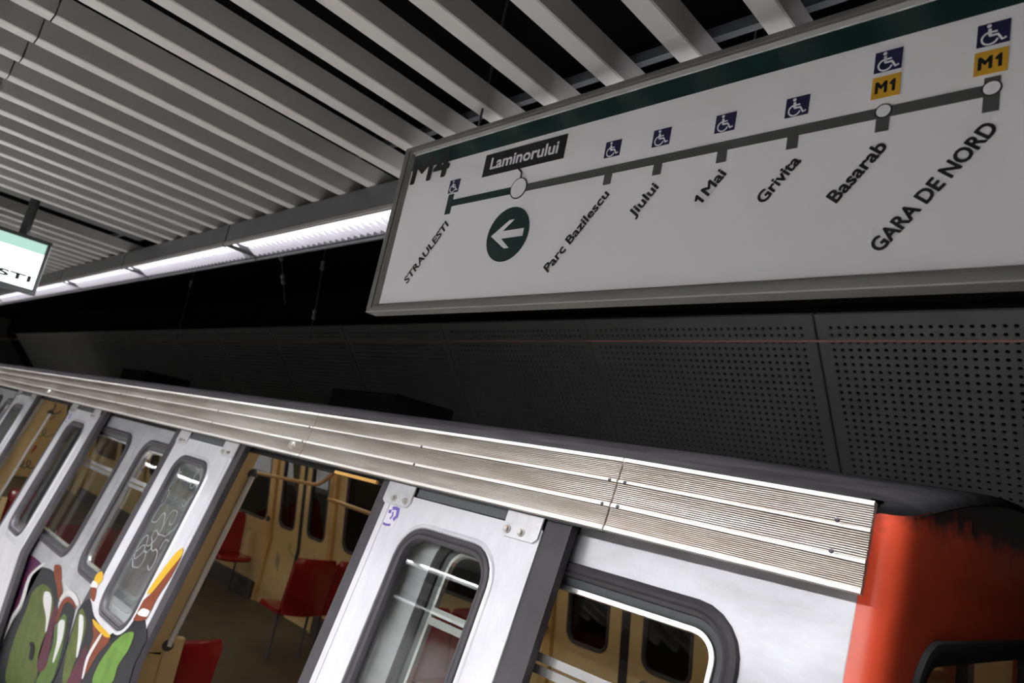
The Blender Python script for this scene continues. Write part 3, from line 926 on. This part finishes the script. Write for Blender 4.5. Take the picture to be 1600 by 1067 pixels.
# stickers near the upper bracket
for leaf, F in (leaves[0], leaves[2]):
    st = slab(MB(), F, 0.036, 0.102, 0.160, 0.232, 0.0004, 0.0012).build('sticker', 'sticker', leaf, label='small white sticker with violet print')
    for pts, w in (([(0.056, .168), (.075, .165), (.096, .168)], .012), ([(.090, .170), (.096, .19), (.084, .205)], .014), ([(.042, .182), (.056, .180)], .012), ([(.038, .226), (.060, .228), (.08, .224)], .008), ([(.066, .180), (.072, .192), (.066, .205)], .007)):
        m = MB(); add_ribbon(m, F, pts, w, 0.0012, 0.0018); m.build('sticker_print', 'violet', leaf)

# graffiti sprayed on the second leaf and on the body beside it; (u, w) on the side surface
G_BODY = [('purple', [(-5.716, 1.142), (-5.29, 1.117), (-5.468, 1.228), (-5.478, 1.393), (-5.592, 1.524), (-5.667, 1.697), (-5.979, 1.521), (-5.808, 1.328)]),
          ('dark', [(-5.258, 1.124), (-4.966, 1.102), (-4.764, 1.21), (-4.739, 1.329), (-4.763, 1.424), (-4.779, 1.553), (-4.698, 1.637), (-5.379, 1.861), (-5.632, 1.717), (-5.534, 1.528), (-5.428, 1.41), (-5.428, 1.239)]),
          ('olive', [(-5.165, 1.206), (-4.982, 1.19), (-4.849, 1.232), (-4.784, 1.323), (-4.818, 1.441), (-4.814, 1.528), (-4.738, 1.65), (-5.25, 1.818), (-5.36, 1.694), (-5.365, 1.541), (-5.316, 1.391), (-5.307, 1.29)]),
          ('white', [(-5.069, 1.231), (-4.978, 1.208), (-4.896, 1.225), (-4.843, 1.285), (-4.801, 1.382), (-4.829, 1.39), (-4.887, 1.333), (-5.035, 1.279)]),
          ('white', [(-5.288, 1.104), (-5.241, 1.106), (-5.433, 1.22), (-5.427, 1.38), (-5.522, 1.505), (-5.608, 1.7), (-5.644, 1.711), (-5.667, 1.697), (-5.598, 1.52), (-5.502, 1.409), (-5.502, 1.236)]),
          ('rust', [(-5.067, 1.066), (-4.942, 1.052), (-4.716, 1.162), (-4.75, 1.206), (-4.85, 1.158), (-5.021, 1.095)]),
          ('white', [(-4.75, 1.193), (-4.715, 1.148), (-4.62, 1.111), (-4.475, 1.106), (-4.394, 1.132), (-4.424, 1.148), (-4.522, 1.135), (-4.621, 1.138), (-4.69, 1.168), (-4.709, 1.196)]),
          ('rust', [(-4.716, 1.233), (-4.681, 1.175), (-4.6, 1.141), (-4.498, 1.142), (-4.429, 1.158), (-4.479, 1.171), (-4.588, 1.165), (-4.647, 1.202), (-4.661, 1.29), (-4.698, 1.318)]),
          ('dark', [(-4.658, 1.306), (-4.643, 1.205), (-4.571, 1.165), (-4.454, 1.165), (-4.429, 1.226), (-4.403, 1.37), (-4.442, 1.553), (-4.698, 1.637), (-4.668, 1.466)]),
          ('moss', [(-4.602, 1.238), (-4.533, 1.237), (-4.48, 1.308), (-4.446, 1.416), (-4.467, 1.561), (-4.698, 1.637), (-4.674, 1.572), (-4.613, 1.424), (-4.668, 1.327)]),
          ('white', [(-4.607, 1.268), (-4.539, 1.261), (-4.494, 1.338), (-4.511, 1.461), (-4.54, 1.466), (-4.571, 1.369), (-4.637, 1.301)]),
          ('plum', [(-4.794, 1.245), (-4.717, 1.247), (-4.671, 1.38), (-4.61, 1.509), (-4.687, 1.576), (-4.776, 1.569), (-4.788, 1.476), (-4.795, 1.344)]),
          ('black', [(-5.037, 1.518), (-4.963, 1.496), (-4.903, 1.528), (-4.895, 1.571), (-4.957, 1.586), (-4.989, 1.536)])]
G_DOOR = [('dark', [(-4.236, 1.141), (-4.145, 1.035), (-3.975, 1.079), (-3.686, 1.093), (-3.571, 1.033), (-3.491, 0.956), (-3.434, 0.958), (-3.382, 1.131), (-3.38, 1.202), (-4.22, 1.477), (-4.237, 1.271)]),
          ('olive', [(-4.169, 1.091), (-4.047, 1.122), (-4.013, 1.19), (-4.031, 1.288), (-4.051, 1.422), (-4.117, 1.444), (-4.188, 1.336), (-4.196, 1.227), (-4.198, 1.147)]),
          ('white', [(-4.169, 1.127), (-4.104, 1.118), (-4.044, 1.176), (-4.016, 1.276), (-4.036, 1.29), (-4.097, 1.207)]),
          ('plum', [(-3.937, 1.207), (-3.884, 1.266), (-3.882, 1.366), (-4.051, 1.422), (-4.03, 1.364), (-3.971, 1.24)]),
          ('rust', [(-3.94, 1.1), (-3.678, 1.098), (-3.767, 1.201), (-3.849, 1.321), (-3.887, 1.214), (-3.885, 1.154)]),
          ('yellow', [(-3.967, 1.091), (-3.691, 1.09), (-3.734, 1.11), (-3.905, 1.11)]),
          ('white', [(-3.812, 1.122), (-3.786, 1.122), (-3.856, 1.242), (-3.853, 1.33), (-3.874, 1.337), (-3.893, 1.246)]),
          ('lime', [(-3.466, 1.014), (-3.555, 1.043), (-3.628, 1.116), (-3.713, 1.227), (-3.722, 1.314), (-3.501, 1.241), (-3.486, 1.163), (-3.438, 1.087)]),
          ('yellow', [(-4.223, 0.931), (-4.17, 0.897), (-4.106, 0.924), (-4.141, 0.975), (-4.194, 0.962)]),
          ('white', [(-4.277, 0.966), (-4.154, 0.953), (-4.116, 0.973), (-4.191, 0.987), (-4.259, 0.983)]),
          ('rust', [(-4.186, 0.99), (-4.121, 0.978), (-4.066, 1.03), (-4.136, 1.024)]),
          ('rust', [(-3.489, 0.833), (-3.423, 0.705), (-3.382, 0.635), (-3.387, 0.732), (-3.416, 0.846), (-3.421, 0.94), (-3.551, 0.976), (-3.547, 0.899)]),
          ('yellow', [(-3.419, 0.607), (-3.474, 0.669), (-3.539, 0.843), (-3.509, 0.845), (-3.486, 0.829), (-3.423, 0.705), (-3.389, 0.64)]),
          ('white', [(-3.529, 0.942), (-3.5, 0.912), (-3.421, 0.903), (-3.421, 0.928), (-3.489, 0.943)])]
G_DOOR.insert(0, ('dark', [(-3.47, 0.93), (-3.40, 0.955), (-3.322, 1.00), (-3.322, 1.82), (-4.20, 1.82), (-4.20, 1.44), (-3.41, 1.15)]))
G_BODY.insert(0, ('dark', [(-5.55, 1.80), (-5.35, 1.50), (-4.25, 1.30), (-4.22, 1.95), (-5.55, 1.95)]))
def rounded(pts, k=4):
    """soft spray-can outline through the given points (Catmull-Rom)"""
    out, n = [], len(pts)
    for i in range(n):
        p0, p1, p2, p3 = (pts[(i + j) % n] for j in (-1, 0, 1, 2))
        for s in range(k):
            u = s / k
            out.append(tuple(0.5 * (2 * p1[c] + (p2[c] - p0[c]) * u * .8 + (2 * p0[c] - 5 * p1[c] + 4 * p2[c] - p3[c]) * u * u * .8 + (3 * p1[c] - p0[c] - 3 * p2[c] + p3[c]) * u ** 3 * .8)
                             + 0.2 * ((p2[c] - p1[c]) * u) for c in (0, 1)))
    return out
for col, pts in G_BODY:
    if pts[0] != (-5.55, 1.80): pts = rounded(pts)
    for s, lo, hi in ((s_m1, -99, -4.83), (s_m2, -4.83, 99)):
        q = []
        n = len(pts)
        for i in range(n):                       # clip at the joint between the two panels
            p, r_ = pts[i], pts[(i + 1) % n]
            pin, rin = lo <= p[0] <= hi, lo <= r_[0] <= hi
            if pin: q.append(p)
            if pin != rin:
                t = (-4.83 - p[0]) / (r_[0] - p[0])
                q.append((-4.83, p[1] + t * (r_[1] - p[1])))
        if len(q) >= 3:
            GN = GN + 0.00025 if 'GN' in globals() else 0.0006
            flat_poly(FB, q, GN, WK).build('graffiti_patch', 'g_' + col, s)
leaf2, F2 = leaves[1]
gn = 0.0006
def inside_leaf(pts):
    lo, hi = -4.218, -3.322
    return [(min(max(p[0], lo), hi), p[1]) for p in pts]
for col, pts in G_DOOR:
    gn += 0.00025
    flat_poly(FD, inside_leaf(pts if pts[0] == (-3.47, 0.93) else rounded(pts)), gn, WK).build('graffiti_patch', 'g_' + col, leaf2)
# etched scribble on the glass of that leaf
def scribble(F, c, pts, w, mat_, parent, name, n0, n1):
    m = MB(); add_ribbon(m, F, [(c[0] + x, c[1] + y) for x, y in pts], w, n0, n1); m.build(name, mat_, parent)
def loopy(x0, y0, x1, y1, turns, amp, n=60):
    return [(x0 + (x1 - x0) * i / n + amp * math.cos(turns * 2 * math.pi * i / n), y0 + (y1 - y0) * i / n + amp * 1.3 * math.sin(turns * 2 * math.pi * i / n)) for i in range(n + 1)]
def wild(x, y, n, s):
    p, a, out = [x, y], random.uniform(0, 6), []
    for i in range(n):
        a += random.uniform(-0.25, 0.75) if (i // 14) % 2 else random.uniform(-0.75, 0.25)
        p = [min(max(p[0] + s * math.cos(a), -3.93), -3.58), p[1] + s * 1.1 * math.sin(a) + 0.0016]
        out.append(tuple(p))
    return out
for pts in (wild(-3.70, 0.42, 90, 0.016), wild(-3.74, 0.52, 90, 0.016), wild(-3.78, 0.64, 80, 0.015), wild(-3.72, 0.74, 60, 0.015)):
    scribble(FD, (0, 0), pts, 0.004, 'scratch', leaf2, 'scratched_tag', -0.0115, -0.0105)
bent_slab(MB(), FD, -2.168, -2.150, [1.02, WK, WK + .015, 1.8], -0.003, -0.001).build('graffiti_edge', 'g_yellow', leaves[0][0])

# amber strip in the door header
slab(MB(), side(1.60), -2.49, -2.20, 0.088, 0.100, 0.0, -0.012).build('amber_strip', 'yellowlamp', train)

# ------------------------------------------------------------------ red cab end
def NF(a, z, n=0.0):
    w = 2 * (2.87 - Yl(z))
    return (nx(a * 2.4 / w) + n, Yl(z) + a, z)
mb = MB()
zs = [-2.1, -1.5, -1.08, -0.8, -0.5, -0.2, 0.0, 0.08, 0.100]
def top(y): return roofz(max(1.603, min(4.137, 2.87 + (y - 2.87) * 1.267 / 1.186))) - 0.029
for m_ in (0, 1):
    L = []
    for x, a in NP:
        col = []
        for i, z in enumerate(zs):
            zz = z
            if i == len(zs) - 1: zz = top(Yl(0.1) + a)
            y = Yl(zz) + a
            col.append((x, y if not m_ else 5.74 - y, zz))
        L.append(col)
    mb.loops(L, cyclic=False)
WR = (0.148, 1.28, -0.92, -0.158)
inn = rr_loop(*WR, 0.11)
out = rect_loop(0.12, 2.28, -1.08, 0.0, inn)
mb.loops([[NF(*p) for p in out], [NF(*p) for p in inn], [NF(*p, -0.04) for p in inn]])
av = [0.12 + 2.16 * i / 16 for i in range(17)]
mb.loops([[NF(a, -2.1) for a in av], [NF(a, -1.5) for a in av], [NF(a, -1.08) for a in av]], cyclic=False)
L = []
for t in (0, 0.5, 1.0):
    row = []
    for a in av:
        y = Yl(0.0) + a
        zt = top(y)
        y = Yl(0.09 * t) + a * (1 - 0.017 * t)
        row.append((NF(a, 0.0)[0] - (0.003 if t == 1 else 0), y, top(y) * t))
    L.append(row)
mb.loops(L, cyclic=False)
nose = mb.build('cab_end', 'nose', train, smooth=True, label='faded red painted cab end')
ring(MB(), NF, WR, 0.11, [(-0.012, 0.001), (-0.008, 0.012), (0.010, 0.016), (0.040, 0.010), (0.044, -0.02)]).build('cab_gasket', 'black', nose, smooth=True)
pane(MB(), NF, (WR[0] + .03, WR[1] - .03, WR[2] + .03, WR[3] - .03), 0.08, -0.01, -0.015).build('cab_glass', 'glass', nose)
MB().tube([(-0.55, 1.85, -0.26), (-0.58, 2.7, -0.30)], 0.018, 10).build('cab_handrail', 'tan', train, smooth=True)
MB().box(-0.66, -0.58, 2.62, 2.80, -1.5, 0.0, 0.01).build('cab_post', 'cream_wood', train)

# ------------------------------------------------------------------ inside the car
MB().box(XL, -0.55, 1.44, 4.29, FL - 0.08, FL).build('car_floor', 'carfloor', train)
MB().box(XL, -0.60, 1.72, 4.02, 0.035, 0.06).build('car_ceiling', 'carceil', train)
end_wall = MB().box(XL - .06, XL, 1.45, 4.29, FL - .2, 0.12).build('end_wall', 'cream', train, label='cream end wall covered in marker tags')
for y in (2.35, 3.4):
    for k in range(8):
        x = -1.25 - 2.1 * k
        MB().box(x - 0.55, x + 0.55, y - 0.05, y + 0.05, 0.012, 0.034, 0.004).build('car_lamp', 'carlamp', train)
FR = far_side(4.27)
WKF = 1.16 * math.hypot(1, 0.17)
WB = WKF + (1.84 - 1.16)
def far_plate(u0, u1, win, mat_, name, w0=-0.05, n0=0.0, n1=-0.04, r=0.10, wt=0.14, wb=0.99):
    m = MB()
    plate(m, FR, u0, u1, w0, WKF, (win[0], win[1], wt, wb), r, n0, n1)
    bent_slab(m, FR, u0, u1, [WKF, WKF + .02, WB], n0, n1)
    o = m.build(name, mat_, train)
    pane(MB(), FR, (win[0] + .004, win[1] - .004, wt + .004, wb - .004), r, -0.015, -0.02).build('far_glass', 'glass_far', o)
    ring(MB(), FR, (win[0], win[1], wt, wb), r, [(-.012, n0 + .001), (-.008, n0 + .008), (.006, n0 + .008), (.014, n0 - .004), (.016, n1)]).build('far_gasket', 'rubber', o)
    return o
far_doors = []
for (a, b) in FAR_DOORS:
    c = (a + b) / 2
    for u0, u1, w0, w1 in ((a, c - 0.034, a + .12, c - .145), (c + 0.034, b, c + .145, b - .12)):
        far_doors.append(far_plate(u0, u1, (w0, w1), 'cream', 'far_door_leaf', r=0.08))
    bent_slab(MB(), FR, c - 0.0335, c + 0.0335, [-.05, WKF, WKF + .02, WB], 0.004, -0.03).build('far_door_seal', 'black', train)
    for u in (a - 0.075, b + 0.005):
        bent_slab(MB(), FR, u, u + 0.07, [-.05, WKF, WKF + .02, WB], 0.035, -0.03).build('far_door_post', 'cream_wood', train)
    MB().tube([FR(a - 0.05, 0.95, 0.05), FR(a - 0.05, 0.95, 0.065)], 0.03, 10).build('door_knob', 'rubber', train)
for u0, u1, ws in ((-2.05, -0.60, [(-1.85, -0.80)]), (-4.83, -3.44, [(-4.7, -3.55)]), (-6.36, -4.835, [(-6.2, -4.95)]),
                   (-9.13, -7.745, [(-9.0, -7.86)]), (-10.67, -9.135, [(-10.5, -9.25)]),
                   (-13.43, -12.05, [(-13.3, -12.17)]), (-14.97, -13.44, [(-14.8, -13.55)]), (-17.3, -16.35, [(-17.1, -16.5)])):
    far_plate(u0, u1, ws[0], 'cream', 'far_side_panel')
    MB().box(u0, u1, 4.20, 4.262, FL, FL + 0.18).build('kick_panel', 'rubber', train)
# marker tags on the far door leaves
def zig(x0, y0, dx, dy, n, amp):
    return [(x0 + dx * i / n, y0 + dy * i / n + (amp if i % 2 else -amp)) for i in range(n + 1)]
c2 = sum(FAR_DOORS[1]) / 2
for leaf, col, pts, w in ((far_doors[2], 'tag_green', zig(c2 - .42, 1.34, .09, .05, 5, .07), .014), (far_doors[2], 'tag_lime', zig(c2 - .22, 1.16, .07, .02, 4, .045), .016),
                          (far_doors[2], 'tag_green', zig(c2 - .17, 1.22, .12, .03, 6, .02), .009), (far_doors[3], 'tag_blue', [(c2 + .10 + (.03 if i % 2 else -.03), 1.33 + .032 * i) for i in range(10)], .018),
                          (far_doors[3], 'tag_blue', zig(c2 + .34, 1.20, .10, .05, 5, .05), .009), (far_doors[1], 'tag_blue', loopy(-2.62, 1.08, -2.5, 1.1, 2, .02, 24), .008)):
    m = MB()
    add_ribbon(m, FR, pts, w, 0.0006, 0.0014)
    m.build('marker_tag', col, leaf)
# end partition with tags seen through the next doorway
# hand rails
def rail(pts, r=0.016):
    return MB().tube(pts, r, 10).build('handrail', 'tan', train, smooth=True, label='tan horizontal handrail')
rail([(-8.9, 3.2, -0.385), (-6.4, 3.2, -0.372), (-5.32, 3.2, -0.33), (-5.24, 3.2, -0.315), (-5.16, 3.2, -0.28), (-4.95, 3.2, -0.12), (-4.85, 3.2, 0.036)])
rail([(-5.18, 3.3, -0.418), (-4.4, 3.3, -0.436), (-3.7, 3.3, -0.436)])
for x, y, z in ((-3.72, 3.3, -0.436), (-5.17, 3.3, -0.418), (-8.89, 3.2, -0.385)):
    MB().tube([(x, y, z), (x, y, 0.036)], 0.014, 8).build('rail_post', 'tan', train, smooth=True)

# red moulded seats
def seat(x, y, f, drop=0.0, w=0.205):
    """f = +1 faces +X; x is the back of the backrest"""
    def P(dx, dy, z): return (x + f * dx, y + dy, z - (drop if z > FL + .02 else 0))
    m = MB()
    pr = [(0.07, -1.425), (0.14, -1.440), (0.28, -1.435), (0.40, -1.420), (0.455, -1.425), (0.475, -1.455), (0.46, -1.475), (0.38, -1.468), (0.14, -1.475), (0.05, -1.46)]
    L = []
    for t in (-1, -0.88, -0.5, 0, 0.5, 0.88, 1):
        e = 0.03 * (abs(t) > 0.9)
        dz = 0.018 * t * t
        L.append([P(dx * (1 - .06 * (abs(t) > .9)) + .01, w * t, z + dz) for dx, z in pr])
    m.loops(L, closed_ends=True)
    pan = m.build('seat', 'redseat', train, smooth=True, label='red moulded plastic seat')
    m = MB()
    bp = [(0.075, -1.455), (0.100, -1.42), (0.075, -1.25), (0.045, -1.05), (0.030, -0.975), (0.012, -0.965), (0.000, -0.985), (0.015, -1.10), (0.045, -1.30), (0.055, -1.45)]
    L = []
    for t in (-1, -0.9, -0.5, 0, 0.5, 0.9, 1):
        L.append([P(dx + .022 * t * t, w * t, z - (0.03 * (abs(t) > .95) * (z > -1.0))) for dx, z in bp])
    m.loops(L, closed_ends=True)
    m.build('backrest', 'redseat', pan, smooth=True)
    for dy in (-0.15, 0.15):
        MB().tube([P(0.20, dy, -1.47), P(0.20, dy, FL + .012), P(0.20, dy, FL)], [.012, .012, .022], 8).build('leg', 'rail_dark', pan)
for x, y, f in ((-5.50, 3.56, -1), (-5.50, 3.99, -1), (-8.32, 3.56, 1), (-8.32, 3.99, 1), 
                (-1.90, 1.88, 1), (-1.90, 2.31, 1), (-0.95, 1.88, -1), (-0.95, 2.31, -1), (-4.78, 1.88, 1),
                (-6.21, 1.88, 1), (-6.21, 2.31, 1), (-7.90, 1.88, -1), (-4.0, 3.56, 1), (-4.0, 3.99, 1)):
    seat(x, y, f)
seat(-3.595, 1.735, -1, 0.10, 0.165)
# marker tags on the end wall, seen down the car through the next doorway
PF = lambda a, b, n=0.0: (XL + n, a, b)
for col, pts, w in (('tag_red', zig(3.58, -1.30, .26, .03, 7, .08), .05), ('tag_blue', zig(3.5, -.62, .5, .05, 9, .05), .022), ('tag_blue', loopy(3.3, -1.62, 3.9, -1.58, 5, .06, 50), .02),
                    ('tag_green', loopy(3.6, -.95, 4.0, -.9, 3, .06, 40), .018), ('tag_blue', loopy(3.75, -.35, 4.0, -.4, 2, .07, 30), .025)):
    m = MB(); add_ribbon(m, PF, pts, w, 0.0006, 0.0014); m.build('marker_tag', col, end_wall)
